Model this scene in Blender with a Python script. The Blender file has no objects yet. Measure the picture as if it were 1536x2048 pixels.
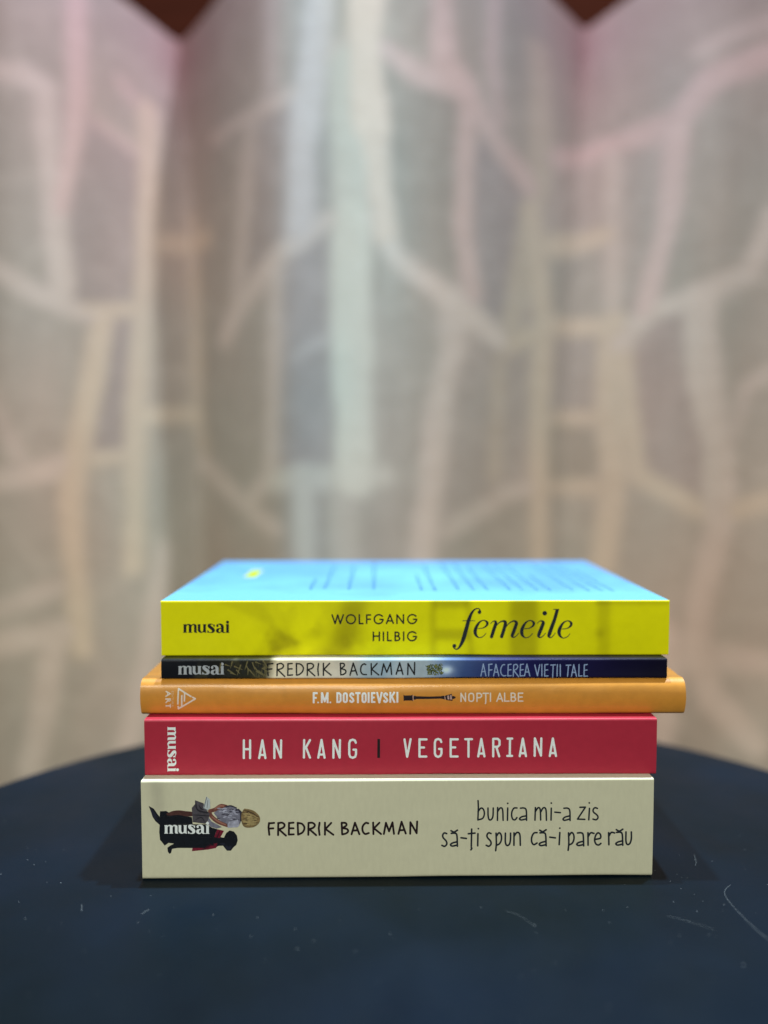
import bpy, math, random
import numpy as np
from mathutils import Vector, Matrix, noise as mnoise

random.seed(7)
C = bpy.context.scene
COL = C.collection

# ------------------------------------------------------------------ camera, world, lamps, exposure
FPX = 1590.0                       # focal length in photo pixels (photo 1536 x 2048)
PITCH = math.atan(91.0 / FPX)     # camera looks slightly down
CAM_H = 0.302 * math.tan(math.atan((1756.5 - 1024) / FPX) + PITCH)                     # lens height over the table top (table top is z = 0)
cam_data = bpy.data.cameras.new('camera')
cam = bpy.data.objects.new('camera', cam_data)
COL.objects.link(cam)
cam.location = (0, 0, CAM_H)
cam.rotation_euler = (math.pi / 2 - PITCH, 0, 0)
cam_data.sensor_fit = 'VERTICAL'
cam_data.sensor_height = 7.3
cam_data.lens = 7.3 * FPX / 2048.0
cam_data.clip_start = 0.01
cam_data.clip_end = 60
cam_data.dof.use_dof = True
cam_data.dof.focus_distance = 0.3105
cam_data.dof.aperture_fstop = (cam_data.lens / 1000.0) / 0.0125
C.camera = cam

w = bpy.data.worlds.new('World')
C.world = w
w.use_nodes = True
w.node_tree.nodes['Background'].inputs['Color'].default_value = (0.92, 0.95, 1.0, 1)
w.node_tree.nodes['Background'].inputs['Strength'].default_value = 0.07


def area(name, loc, target, size, power, color, shape='DISK', spread=180):
    d = bpy.data.lights.new(name, 'AREA')
    d.shape = shape
    d.size = size
    d.energy = power
    d.color = color
    d.spread = math.radians(spread)
    o = bpy.data.objects.new(name, d)
    COL.objects.link(o)
    o.location = loc
    o.rotation_euler = (Vector(target) - Vector(loc)).to_track_quat('-Z', 'Y').to_euler()
    return o


area('ceiling_lamp', (0.36, 0.565, 1.72), (0.0, 0.34, 0.1), 0.05, 37.0, (0.76, 0.91, 1.0))
area('ceiling_lamp', (-0.11, 0.575, 1.72), (0.0, 0.34, 0.1), 0.05, 28.0, (0.76, 0.91, 1.0))
area('front_fill', (-0.25, -1.2, 0.98), (0, 0.4, 0.1), 0.9, 21.5, (0.98, 1.0, 0.90))  # unseen soft fill added behind the camera to light the spines

C.view_settings.view_transform = 'Standard'
C.view_settings.look = 'None'
C.view_settings.exposure = 0
C.view_settings.gamma = 1
C.view_settings.use_curve_mapping = False
C.render.engine = 'CYCLES'
C.cycles.use_denoising = True


# ------------------------------------------------------------------ colour and geometry helpers
def lin(r, g, b):
    f = lambda c: (c / 255 / 12.92) if c / 255 <= 0.04045 else ((c / 255 + 0.055) / 1.055) ** 2.4
    return (f(r), f(g), f(b))


def mesh_obj(name, verts, faces, mats, parent=None, mat_index=None, colors=None, smooth=False):
    me = bpy.data.meshes.new(name)
    me.from_pydata([tuple(v) for v in verts], [], faces)
    for m in (mats if isinstance(mats, (list, tuple)) else [mats]):
        me.materials.append(m)
    if mat_index is not None:
        me.polygons.foreach_set('material_index', np.asarray(mat_index, dtype=np.int32))
    if colors is not None:
        a = me.color_attributes.new('print', 'FLOAT_COLOR', 'POINT')
        c4 = np.ones((len(verts), 4), dtype=np.float32)
        c4[:, :3] = colors
        a.data.foreach_set('color', c4.ravel())
    if smooth:
        me.polygons.foreach_set('use_smooth', np.ones(len(me.polygons), dtype=bool))
    me.update()
    o = bpy.data.objects.new(name, me)
    COL.objects.link(o)
    if parent:
        o.parent = parent
    return o


def thing(name, label, cat, loc, rz=0.0, group=None):
    o = bpy.data.objects.new(name, None)
    COL.objects.link(o)
    o.location = loc
    o.rotation_euler = (0, 0, rz)
    o.empty_display_size = 0.02
    o['label'] = label
    o['category'] = cat
    if group:
        o['group'] = group
    return o


def material(name, color=None, rough=0.5, spec=0.5, attr=False, grain=0.0, grain_scale=900.0, bump=0.0,
             bump_scale=1500.0, stretch=(1, 1, 1), coat=0.0):
    m = bpy.data.materials.new(name)
    m.use_nodes = True
    nt = m.node_tree
    b = nt.nodes['Principled BSDF']
    b.inputs['Roughness'].default_value = rough
    b.inputs['Specular IOR Level'].default_value = spec
    b.inputs['Coat Weight'].default_value = coat
    tc = nt.nodes.new('ShaderNodeTexCoord')
    mp = nt.nodes.new('ShaderNodeMapping')
    mp.inputs['Scale'].default_value = stretch
    nt.links.new(tc.outputs['Object'], mp.inputs['Vector'])
    if attr:
        src = nt.nodes.new('ShaderNodeVertexColor')
        src.layer_name = 'print'
        out = src.outputs['Color']
    else:
        src = nt.nodes.new('ShaderNodeRGB')
        src.outputs[0].default_value = (*color, 1)
        out = src.outputs[0]
    if grain > 0:
        n = nt.nodes.new('ShaderNodeTexNoise')
        n.inputs['Scale'].default_value = grain_scale
        n.inputs['Detail'].default_value = 4
        nt.links.new(mp.outputs[0], n.inputs['Vector'])
        mr = nt.nodes.new('ShaderNodeMapRange')
        mr.inputs['From Min'].default_value = 0.25
        mr.inputs['From Max'].default_value = 0.75
        mr.inputs['To Min'].default_value = 1 - grain
        mr.inputs['To Max'].default_value = 1 + grain
        nt.links.new(n.outputs['Fac'], mr.inputs['Value'])
        mul = nt.nodes.new('ShaderNodeVectorMath')
        mul.operation = 'SCALE'
        nt.links.new(out, mul.inputs[0])
        nt.links.new(mr.outputs[0], mul.inputs['Scale'])
        out = mul.outputs[0]
    nt.links.new(out, b.inputs['Base Color'])
    if bump > 0:
        n2 = nt.nodes.new('ShaderNodeTexNoise')
        n2.inputs['Scale'].default_value = bump_scale
        n2.inputs['Detail'].default_value = 3
        nt.links.new(mp.outputs[0], n2.inputs['Vector'])
        bp = nt.nodes.new('ShaderNodeBump')
        bp.inputs['Strength'].default_value = bump
        bp.inputs['Distance'].default_value = 0.0002
        nt.links.new(n2.outputs['Fac'], bp.inputs['Height'])
        n3 = nt.nodes.new('ShaderNodeTexNoise')
        n3.inputs['Scale'].default_value = 55
        n3.inputs['Detail'].default_value = 2
        nt.links.new(tc.outputs['Object'], n3.inputs['Vector'])
        bp2 = nt.nodes.new('ShaderNodeBump')
        bp2.inputs['Strength'].default_value = 0.35
        bp2.inputs['Distance'].default_value = 0.0012
        nt.links.new(n3.outputs['Fac'], bp2.inputs['Height'])
        nt.links.new(bp2.outputs[0], bp.inputs['Normal'])
        nt.links.new(bp.outputs[0], b.inputs['Normal'])
    return m


def ray(x, y):
    """Direction of the sight line through a photo pixel (x to the right, y down)."""
    dx, dy = (x - 768) / FPX, (1024 - y) / FPX
    c, s = math.cos(PITCH), math.sin(PITCH)
    return np.array([dx, c + dy * s, -s + dy * c])


def at_depth(x, y, Y):
    r = ray(x, y)
    return r * (Y / r[1]) + np.array([0, 0, CAM_H])


def at_height(x, y, z):
    r = ray(x, y)
    return r * ((z - CAM_H) / r[2]) + np.array([0, 0, CAM_H])


def fbm(P, scale, octaves=3, seed=0.0):
    out = np.empty(len(P))
    for i, p in enumerate(P):
        out[i] = mnoise.fractal((p[0] * scale + seed, p[1] * scale, seed * 1.7), 1.0, 2.0, octaves)
    return out


# ------------------------------------------------------------------ ink: flat printed shapes cut from distance fields
def catmull(pts, n=7):
    P = [np.array(p, float) for p in pts]
    if len(P) < 3:
        return P
    out = []
    for i in range(len(P) - 1):
        p0 = P[i - 1] if i > 0 else 2 * P[0] - P[1]
        p1, p2 = P[i], P[i + 1]
        p3 = P[i + 2] if i + 2 < len(P) else 2 * P[-1] - P[-2]
        for k in range(n):
            t = k / n
            out.append(0.5 * ((2 * p1) + (-p0 + p2) * t + (2 * p0 - 5 * p1 + 4 * p2 - p3) * t * t + (-p0 + 3 * p1 - 3 * p2 + p3) * t ** 3))
    out.append(P[-1])
    return out


class Ink:
    """Collects strokes and filled outlines in a 2-D frame and turns their union into one flat mesh."""

    def __init__(self, x0=0.0, y0=0.0, s=1.0):
        self.f = lambda p: (x0 + p[0] / s, y0 + p[1] / s)
        self.s = s
        self.ops = []

    def via(self, f, s):
        self.f, self.s = f, s
        return self

    def line(self, pts, r=None, smooth=False, butt=False, dx=0.0, dy=0.0):
        P = [(p[0] + dx, p[1] + dy, p[2] if len(p) > 2 else r) for p in pts]
        if smooth:
            P = [tuple(p) for p in catmull(P)]
        Q = [(*self.f(p), max(p[2], 1e-5) / self.s + (0.18 if self.s > 1.01 else 0.0)) for p in P]
        self.ops.append(('butt' if butt else 'line', Q))
        return self

    def poly(self, pts, smooth=False, dx=0.0, dy=0.0):
        P = [(p[0] + dx, p[1] + dy) for p in pts]
        if smooth:
            P = [tuple(p) for p in catmull(P + [P[0]])][:-1]
        self.ops.append(('poly', [self.f(p) for p in P]))
        return self

    def box(self, x0, y0, x1, y1, dx=0.0, dy=0.0):
        return self.poly([(x0, y0), (x1, y0), (x1, y1), (x0, y1)], dx=dx, dy=dy)

    def dot(self, x, y, r, dx=0.0, dy=0.0):
        return self.line([(x, y, r), (x + 0.01, y, r)], dx=dx, dy=dy)

    def field(self, step):
        pad = 3 * step
        lo, hi = np.array([1e9, 1e9]), np.array([-1e9, -1e9])
        for k, Q in self.ops:
            a = np.array([q[:2] for q in Q])
            rr = max((q[2] for q in Q), default=0) if k != 'poly' else 0
            lo, hi = np.minimum(lo, a.min(0) - rr - pad), np.maximum(hi, a.max(0) + rr + pad)
        nx, ny = int((hi[0] - lo[0]) / step) + 2, int((hi[1] - lo[1]) / step) + 2
        xs, ys = lo[0] + np.arange(nx) * step, lo[1] + np.arange(ny) * step
        F = np.full((ny, nx), 1e3)

        def window(a, b, r):
            i0 = max(0, int((min(a[0], b[0]) - r - lo[0]) / step) - 2)
            i1 = min(nx, int((max(a[0], b[0]) + r - lo[0]) / step) + 4)
            j0 = max(0, int((min(a[1], b[1]) - r - lo[1]) / step) - 2)
            j1 = min(ny, int((max(a[1], b[1]) + r - lo[1]) / step) + 4)
            return slice(j0, j1), slice(i0, i1)

        for k, Q in self.ops:
            if k == 'poly':
                A = np.array(Q)
                sj, si = window(A.min(0), A.max(0), 0)
                X, Y = np.meshgrid(xs[si], ys[sj])
                d = np.full(X.shape, 1e9)
                inside = np.zeros(X.shape, bool)
                for a, b in zip(A, np.roll(A, -1, 0)):
                    ab = b - a
                    L = max(ab @ ab, 1e-16)
                    t = np.clip(((X - a[0]) * ab[0] + (Y - a[1]) * ab[1]) / L, 0, 1)
                    d = np.minimum(d, np.hypot(X - a[0] - t * ab[0], Y - a[1] - t * ab[1]))
                    cross = (a[1] > Y) != (b[1] > Y)
                    dyv = ab[1] if abs(ab[1]) > 1e-12 else 1e-12
                    inside ^= cross & (X < ab[0] * (Y - a[1]) / dyv + a[0])
                F[sj, si] = np.minimum(F[sj, si], np.where(inside, -d, d))
            else:
                for n_, (a, b) in enumerate(zip(Q[:-1], Q[1:])):
                    sj, si = window(a, b, max(a[2], b[2]))
                    X, Y = np.meshgrid(xs[si], ys[sj])
                    ax, ay, ra = a
                    bx, by, rb = b
                    L2 = max((bx - ax) ** 2 + (by - ay) ** 2, 1e-16)
                    t = ((X - ax) * (bx - ax) + (Y - ay) * (by - ay)) / L2
                    tc = np.clip(t, 0, 1)
                    d = np.hypot(X - ax - tc * (bx - ax), Y - ay - tc * (by - ay)) - (ra + (rb - ra) * tc)
                    if k == 'butt':
                        Lr = math.sqrt(L2)
                        if n_ == 0:
                            d = np.maximum(d, -t * Lr)
                        if n_ == len(Q) - 2:
                            d = np.maximum(d, (t - 1) * Lr)
                    F[sj, si] = np.minimum(F[sj, si], d)
        return F, xs, ys

    def mesh(self, step, place):
        """place(array of 2-D points) -> array of 3-D points. Returns verts, faces."""
        F, xs, ys = self.field(step)
        ny, nx = F.shape
        ins = F < 0
        full = ins[:-1, :-1] & ins[:-1, 1:] & ins[1:, :-1] & ins[1:, 1:]
        some = (ins[:-1, :-1] | ins[:-1, 1:] | ins[1:, :-1] | ins[1:, 1:]) & ~full
        pts, keys, faces = [], {}, []

        def node(i, j):
            k = (i, j)
            if k not in keys:
                keys[k] = len(pts)
                pts.append((xs[i], ys[j]))
            return keys[k]

        def cut(i0, j0, i1, j1):
            k = (min((i0, j0), (i1, j1)), max((i0, j0), (i1, j1)))
            if k not in keys:
                a, b = F[j0, i0], F[j1, i1]
                t = min(max(a / (a - b), 0.02), 0.98)
                keys[k] = len(pts)
                pts.append((xs[i0] + (xs[i1] - xs[i0]) * t, ys[j0] + (ys[j1] - ys[j0]) * t))
            return keys[k]

        for j in range(ny - 1):
            row = full[j]
            i = 0
            while i < nx - 1:
                if row[i]:
                    e = i
                    while e < nx - 1 and row[e]:
                        e += 1
                    faces.append([node(i, j), node(e, j), node(e, j + 1), node(i, j + 1)])
                    i = e
                else:
                    i += 1
        for j, i in zip(*np.nonzero(some)):
            cs = [(i, j), (i + 1, j), (i + 1, j + 1), (i, j + 1)]
            poly = []
            for a, b in zip(cs, cs[1:] + cs[:1]):
                ia, ib = F[a[1], a[0]] < 0, F[b[1], b[0]] < 0
                if ia:
                    poly.append(node(*a))
                if ia != ib:
                    poly.append(cut(a[0], a[1], b[0], b[1]))
            if len(poly) > 2:
                faces.append(poly)
        return place(np.array(pts)), faces


# ------------------------------------------------------------------ the setting: floor, wall behind the curtain, curtain, table
def fold(x, z):
    """Depth of the curtain at x: broad crests, narrow creases, and small ripples."""
    d = math.inf
    for xv in (-0.187, 0.181, 0.57, -0.58):
        d = min(d, abs(x - xv + 0.012 * math.sin(3.1 * z + xv * 9)))
    q = math.sqrt(d * d + 0.006 ** 2)
    base = 0.70 + 0.055 * math.exp(-q / 0.06)
    return base + 0.005 * math.sin(27 * x + 2.2 * z) + 0.003 * math.sin(61 * x - 3 * z + 1)


def on_curtain(x, y):
    r = ray(x, y)
    t = 0.75 / r[1]
    for _ in range(60):
        p = r * t
        t = 0.6 * t + 0.4 * fold(p[0], p[2] + CAM_H) / r[1]
    p = r * t
    return p[0], p[2] + CAM_H


TOP_Z = CAM_H + 0.45


def hem(x):
    """The upper edge sags to a point between its hooks."""
    d = min(abs(x + 0.187), abs(x - 0.181), abs(x - 0.57), abs(x + 0.58))
    row = 84 if x < 0 else 66
    return min(TOP_Z, CAM_H + 0.755 * math.tan(math.atan((1024 - row) / FPX) - PITCH) + 0.60 * (math.sqrt(d * d + 0.006 ** 2) - 0.006))


xs = np.arange(-0.78, 0.7801, 0.0036)
zs = np.linspace(-0.448, TOP_Z, 270)
arc = np.concatenate([[0], np.cumsum([math.hypot(xs[i + 1] - xs[i], fold(xs[i + 1], 0.2) - fold(xs[i], 0.2)) for i in range(len(xs) - 1)])])
arc -= np.interp(0, xs, arc)

# yarn colours of the pale lines: grey, rose, straw, blue white, cream, green white; the cool whites include painted lamp light
G, R, W_, B_, K, N = (1.0, 0.985, 0.965), (1.02, 0.92, 0.93), (1.0, 0.965, 0.86), (0.985, 1.0, 1.02), (1.04, 0.99, 0.94), (0.97, 1.02, 0.985)
LINES = [   # the woven pattern and painted glow bands: width (photo pixels), tone, yarn, points (photo pixels, dropped onto the cloth)
    (38, .9, G, [(-20, 140), (45, 148), (90, 175), (100, 300), (110, 450), (125, 580)]),
    (34, 1.0, R, [(152, -40), (155, 180), (142, 290), (115, 420)]),
    (30, .9, G, [(-20, 530), (60, 580), (130, 610), (205, 640)]),
    (24, .5, R, [(165, 210), (270, 290)]),
    (24, .5, R, [(240, 120), (300, 200)]),
    (36, .9, W_, [(295, 170), (298, 400), (288, 560), (275, 800), (268, 1130)]),
    (38, 1.0, W_, [(205, 640), (185, 760), (155, 900), (142, 1000), (150, 1130), (165, 1300)]),
    (26, .9, W_, [(150, 622), (290, 622)]),
    (22, .8, W_, [(165, 918), (270, 912)]),
    (38, 1.0, W_, [(300, 488), (345, 488), (410, 478)]),
    (32, 1.0, W_, [(285, 830), (395, 830)]),
    (14, .4, G, [(310, 742), (390, 742)]),
    (24, .7, W_, [(385, 440), (396, 640), (398, 830), (412, 925)]),
    (26, .9, G, [(430, 256), (510, 216), (600, 182), (680, 85)]),
    (26, .8, G, [(502, 232), (490, 420), (475, 580), (468, 640)]),
    (18, .6, B_, [(545, -40), (540, 190)]),
    (32, 1.0, G, [(450, 675), (480, 615), (560, 510), (650, 440), (765, 436)]),
    (50, 1.05, B_, [(645, -40), (625, 150), (602, 300), (602, 455)]),
    (62, 1.25, K, [(735, -40), (728, 90), (742, 250)]),
    (44, 1.2, K, [(742, 230), (756, 350), (772, 470)]),
    (64, 1.25, N, [(704, 430), (703, 600), (706, 780), (712, 960)]),
    (50, .55, N, [(690, 960), (690, 1140)]),  # glow of the lit centre carried downward as a painted band
    (60, .9, N, [(690, 120), (700, 300), (704, 450)]),  # glow of the lit centre, painted as a band up the cloth
    (26, .9, G, [(550, 540), (548, 760), (542, 950), (495, 1010)]),
    (18, .6, B_, [(590, 715), (660, 672)]),
    (40, .9, N, [(545, 960), (640, 956), (770, 952)]),
    (40, 1.0, N, [(605, 950), (610, 1140)]),
    (30, .9, G, [(410, 925), (470, 990), (550, 1060)]),
    (34, .9, R, [(770, 98), (840, 150), (920, 172), (1000, 290), (1062, 375)]),
    (40, 1.0, R, [(885, -40), (885, 130), (932, 185)]),
    (24, .7, R, [(990, -40), (985, 110), (1000, 240)]),
    (30, .9, R, [(938, 190), (930, 330), (925, 450), (945, 590)]),
    (36, 1.15, G, [(770, 455), (790, 512), (880, 582), (912, 612), (1000, 682)]),
    (44, 1.0, G, [(905, 600), (905, 700), (880, 790), (865, 950), (842, 1130)]),
    (40, .6, W_, [(1075, 60), (1085, 200), (1080, 370), (1055, 450), (1035, 600), (1018, 690)]),
    (40, .9, W_, [(1060, 420), (1086, 640), (1080, 850), (1078, 1130)]),
    (36, 1.0, W_, [(1105, 492), (1160, 486), (1215, 470)]),
    (30, .8, W_, [(1095, 835), (1205, 835)]),
    (30, .8, W_, [(1095, 975), (1205, 975)]),
    (32, .9, W_, [(1020, 690), (1100, 650), (1240, 652)]),
    (42, .9, R, [(1120, 306), (1200, 276), (1290, 256), (1352, 240), (1420, 160), (1545, 110)]),
    (32, .8, G, [(1225, 285), (1225, 480), (1225, 640)]),
    (44, .9, W_, [(1228, 640), (1214, 800), (1230, 950), (1205, 1130)]),
    (36, 1.0, R, [(1356, 245), (1335, 450), (1288, 630)]),
    (26, .7, G, [(1400, 100), (1545, 40)]),
    (38, 1.0, G, [(1235, 690), (1300, 622), (1400, 592), (1500, 540), (1545, 440)]),
    (56, 1.0, G, [(1395, 595), (1410, 760), (1440, 900), (1436, 1030)]),
    (34, .9, W_, [(1235, 650), (1260, 850), (1276, 952), (1420, 1032), (1545, 1000)]),
    (46, .9, G, [(1440, 1030), (1400, 1200), (1390, 1300), (1425, 1400), (1510, 1490)]),
    (30, .8, G, [(895, 1062), (1000, 992), (1080, 970)]),
    (18, .6, W_, [(1000, 700), (990, 950)]),
    (24, .7, G, [(1545, 740), (1490, 780), (1465, 880)]),
    (36, .9, G, [(-20, 965), (60, 950), (130, 930)]),
    (30, .6, G, [(-20, 790), (50, 945)]),
    (30, .7, G, [(-20, 1225), (120, 1172)]),
    (40, .9, G, [(-20, 1290), (130, 1265)]),
    (44, .9, G, [(110, 1270), (92, 1400), (60, 1540)]),
    (36, .7, G, [(330, 1100), (300, 1300), (250, 1520)]),
    (40, .8, G, [(1330, 1260), (1345, 1330), (1320, 1500)]),
    (40, .7, G, [(1390, 1310), (1545, 1330)]),
]
U, Z = np.meshgrid(arc, zs)
mask = np.zeros(U.shape)
yarn = np.ones(U.shape + (3,))
jit = fbm(np.stack([U.ravel(), Z.ravel()], 1), 17, 2, 4.0).reshape(U.shape)
for wpx, tone, hue_, pts in LINES:
    wd = wpx * 0.00053
    W = []
    for (px, py) in pts:
        X, zz = on_curtain(px, py)
        W.append((np.interp(X, xs, arc), zz))
    W = [np.array(q) for q in W]
    d = np.full(U.shape, 9.0)
    for a, b in zip(W[:-1], W[1:]):
        ab = b - a
        t = np.clip(((U - a[0]) * ab[0] + (Z - a[1]) * ab[1]) / max(ab @ ab, 1e-12), 0, 1)
        d = np.minimum(d, np.hypot(U - a[0] - t * ab[0], Z - a[1] - t * ab[1]))
    m_ = tone * np.clip((wd * 0.50 * (1 + 0.25 * jit) - d) / 0.009 + 0.5, 0, 1)
    yarn = np.where((m_ > mask)[..., None], np.array(hue_), yarn)
    mask = np.maximum(mask, m_)
# beyond the traced part the same crackle goes on: borders between scattered cells
rs = np.random.RandomState(4)
cells = np.stack([rs.uniform(arc[0], arc[-1], 260), rs.uniform(zs[0], zs[-1], 260)], 1)
f1 = np.full(U.shape, 9.0)
f2 = np.full(U.shape, 9.0)
for cu, cz in cells:
    d = np.hypot((U - cu) * 1.5, Z - cz)
    f2 = np.where(d < f1, f1, np.minimum(f2, d))
    f1 = np.minimum(f1, d)
Xw = np.interp(U, arc, xs)
outside = (np.abs(Xw) > 0.42) | (Z < -0.15)
mask = np.where(outside, np.maximum(mask, np.clip((0.010 - (f2 - f1)) / 0.004 + 0.5, 0, 1)), mask)

zt = np.clip((Z - 0.0) / 0.58, 0, 1)[..., None]
low, mid, high = np.array([0.60, 0.46, 0.37]), np.array([0.50, 0.415, 0.375]), np.array([0.42, 0.315, 0.33])
crease_bounce = np.exp(-np.minimum(np.abs(Xw + 0.187), np.abs(Xw - 0.181)) / 0.04)[..., None]
high = high + crease_bounce * np.array([-0.06, -0.14, -0.13])           # red light bounced from behind, painted darker and pinker into the upper creases
tint = np.where(zt < 0.5, low + (mid - low) * zt * 2, mid + (high - mid) * np.clip(zt * 2 - 1, 0, 1) ** 1.4)
sig = lambda t: 1 / (1 + np.exp(-np.clip(t, -40, 40)))
crest_glow = (sig((Xw + 0.088) / 0.006) * sig((0.034 - Xw) / 0.022))[..., None]     # lamp light on the middle breadth, painted paler into the cloth
tint = tint * (1 - crest_glow) + np.array([0.56, 0.535, 0.515]) * (tint[..., 1:2] / 0.38) ** 0.3 * crest_glow
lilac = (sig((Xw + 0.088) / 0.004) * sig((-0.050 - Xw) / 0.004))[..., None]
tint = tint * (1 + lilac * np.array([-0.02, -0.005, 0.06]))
P2 = np.stack([U.ravel(), Z.ravel() * 0.45], 1)
hue = fbm(P2, 9, 3, 1.0).reshape(U.shape)[..., None]
tint = tint * (1 + 0.12 * hue * np.array([0.5, -0.4, -0.6]) + 0.06 * fbm(P2, 14, 3, 8.0).reshape(U.shape)[..., None])
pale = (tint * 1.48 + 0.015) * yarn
# each patch between the lines has its own shade of yarn
seen = mask > 0.35
shade = np.ones(U.shape + (3,))
for j0 in range(0, U.shape[0], 3):
    for i0 in range(0, U.shape[1], 3):
        if seen[j0, i0]:
            continue
        todo, patch = [(j0, i0)], []
        seen[j0, i0] = True
        while todo:
            j, i = todo.pop()
            patch.append((j, i))
            for a, b_ in ((j + 1, i), (j - 1, i), (j, i + 1), (j, i - 1)):
                if 0 <= a < U.shape[0] and 0 <= b_ < U.shape[1] and not seen[a, b_]:
                    seen[a, b_] = True
                    todo.append((a, b_))
        pj, pi = np.array(patch).T
        shade[pj, pi] = (1 + rs.uniform(-0.09, 0.06)) * (1 + rs.uniform(-0.03, 0.03, 3))
tint = tint * shade
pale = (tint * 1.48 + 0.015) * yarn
ghost = np.full(U.shape, 9.0)                                      # the lining shows a second, fainter crackle
g1 = np.full(U.shape, 9.0)
for cu, cz in np.stack([rs.uniform(arc[0], arc[-1], 420), rs.uniform(zs[0], zs[-1], 420)], 1):
    d = np.hypot((U - cu) * 1.9, Z - cz)
    ghost = np.where(d < g1, g1, np.minimum(ghost, d))
    g1 = np.minimum(g1, d)
mask = np.maximum(mask, 0.0) + 0.16 * np.clip((0.014 - (ghost - g1)) / 0.012, 0, 1) * np.clip(1 - mask, 0, 1)
mask *= 1 + 0.12 * fbm(np.stack([U.ravel(), Z.ravel()], 1), 6, 3, 13.0).reshape(U.shape)
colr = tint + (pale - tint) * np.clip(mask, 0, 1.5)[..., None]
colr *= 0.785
colr *= (1 + 0.02 * np.sin(Z * 2 * math.pi / 0.0075) * (1 - np.clip(mask, 0, 1)))[..., None]   # woven weft stripes
verts, faces = [], []
for z in zs:
    for x in xs:
        verts.append((x, fold(x, z), z if z < 0.42 else 0.42 + (z - 0.42) * (hem(x) - 0.42) / (TOP_Z - 0.42)))
nx = len(xs)
for j in range(len(zs) - 1):
    for i in range(nx - 1):
        faces.append((j * nx + i, j * nx + i + 1, (j + 1) * nx + i + 1, (j + 1) * nx + i))

cloth = material('curtain_cloth', attr=True, rough=0.9, spec=0.1, grain=0.05, grain_scale=140, bump=0.3, bump_scale=900)
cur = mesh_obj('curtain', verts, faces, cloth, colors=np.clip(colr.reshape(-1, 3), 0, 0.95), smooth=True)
cur['label'] = 'beige and dusty pink folded curtain with pale cracked line pattern, hanging behind the books'
cur['category'] = 'curtain'

wall_m = material('dark_wood_wall', (0.032, 0.007, 0.0035), rough=0.9, spec=0.02, grain=0.2, grain_scale=6, stretch=(1, 1, 6))
o = mesh_obj('wall', [(-3, 1.0, -0.45), (3, 1.0, -0.45), (3, 1.0, 2.2), (-3, 1.0, 2.2)], [(0, 1, 2, 3)], wall_m)
o['kind'] = 'structure'
floor_m = material('floor_boards', (0.16, 0.11, 0.08), rough=0.6, grain=0.2, grain_scale=5, stretch=(1, 8, 1))
o = mesh_obj('floor', [(-3, -3, -0.45), (3, -3, -0.45), (3, 1.0, -0.45), (-3, 1.0, -0.45)], [(0, 1, 2, 3)], floor_m)
o['kind'] = 'structure'


def lathe(prof, n=160):
    v, f = [], []
    for k in range(n):
        a = 2 * math.pi * k / n
        for r, z in prof:
            v.append((r * math.cos(a), r * math.sin(a), z))
    m = len(prof)
    for k in range(n):
        for i in range(m - 1):
            f.append((k * m + i, ((k + 1) % n) * m + i, ((k + 1) % n) * m + i + 1, k * m + i + 1))
    return v, f


# table top: black satin lacquer with smudges
tm = bpy.data.materials.new('black_lacquer')
tm.use_nodes = True
nt = tm.node_tree
b = nt.nodes['Principled BSDF']
tc = nt.nodes.new('ShaderNodeTexCoord')
n1 = nt.nodes.new('ShaderNodeTexNoise')
n1.inputs['Scale'].default_value = 11
n1.inputs['Detail'].default_value = 5
cr = nt.nodes.new('ShaderNodeValToRGB')
cr.color_ramp.elements[0].position = 0.36
cr.color_ramp.elements[0].color = (0.0008, 0.0050, 0.0088, 1)
cr.color_ramp.elements[1].position = 0.66
cr.color_ramp.elements[1].color = (0.0018, 0.0082, 0.0185, 1)
n2 = nt.nodes.new('ShaderNodeTexNoise')
n2.inputs['Scale'].default_value = 34
n2.inputs['Detail'].default_value = 6
mr = nt.nodes.new('ShaderNodeMapRange')
mr.inputs['From Min'].default_value = 0.3
mr.inputs['From Max'].default_value = 0.7
mr.inputs['To Min'].default_value = 0.34
mr.inputs['To Max'].default_value = 0.50
nt.links.new(tc.outputs['Object'], n1.inputs['Vector'])
nt.links.new(tc.outputs['Object'], n2.inputs['Vector'])
nt.links.new(n1.outputs['Fac'], cr.inputs['Fac'])
nt.links.new(cr.outputs['Color'], b.inputs['Base Color'])
nt.links.new(n2.outputs['Fac'], mr.inputs['Value'])
nt.links.new(mr.outputs[0], b.inputs['Roughness'])
b.inputs['Specular IOR Level'].default_value = 0.12

TCX, TCY, TR = 0.012, 0.262, 0.246
table = thing('side_table', 'round black lacquered side table carrying the stack of five books', 'table', (TCX, TCY, 0))
v, f = lathe([(0.0001, 0), (TR - 0.003, 0), (TR - 0.001, -0.0009), (TR, -0.003), (TR, -0.019), (TR - 0.003, -0.022), (0.0001, -0.022)], 220)
mesh_obj('table_top', v, f, tm, table)
v, f = lathe([(0.022, -0.022), (0.022, -0.43), (0.03, -0.436), (0.16, -0.442), (0.162, -0.45), (0.0001, -0.45)], 64)
mesh_obj('pedestal', v, f, tm, table, smooth=True)

# ------------------------------------------------------------------ books
paper = material('page_paper', (0.72, 0.66, 0.54), rough=0.9, spec=0.1, grain=0.12, grain_scale=400, stretch=(1, 1, 14))


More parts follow.
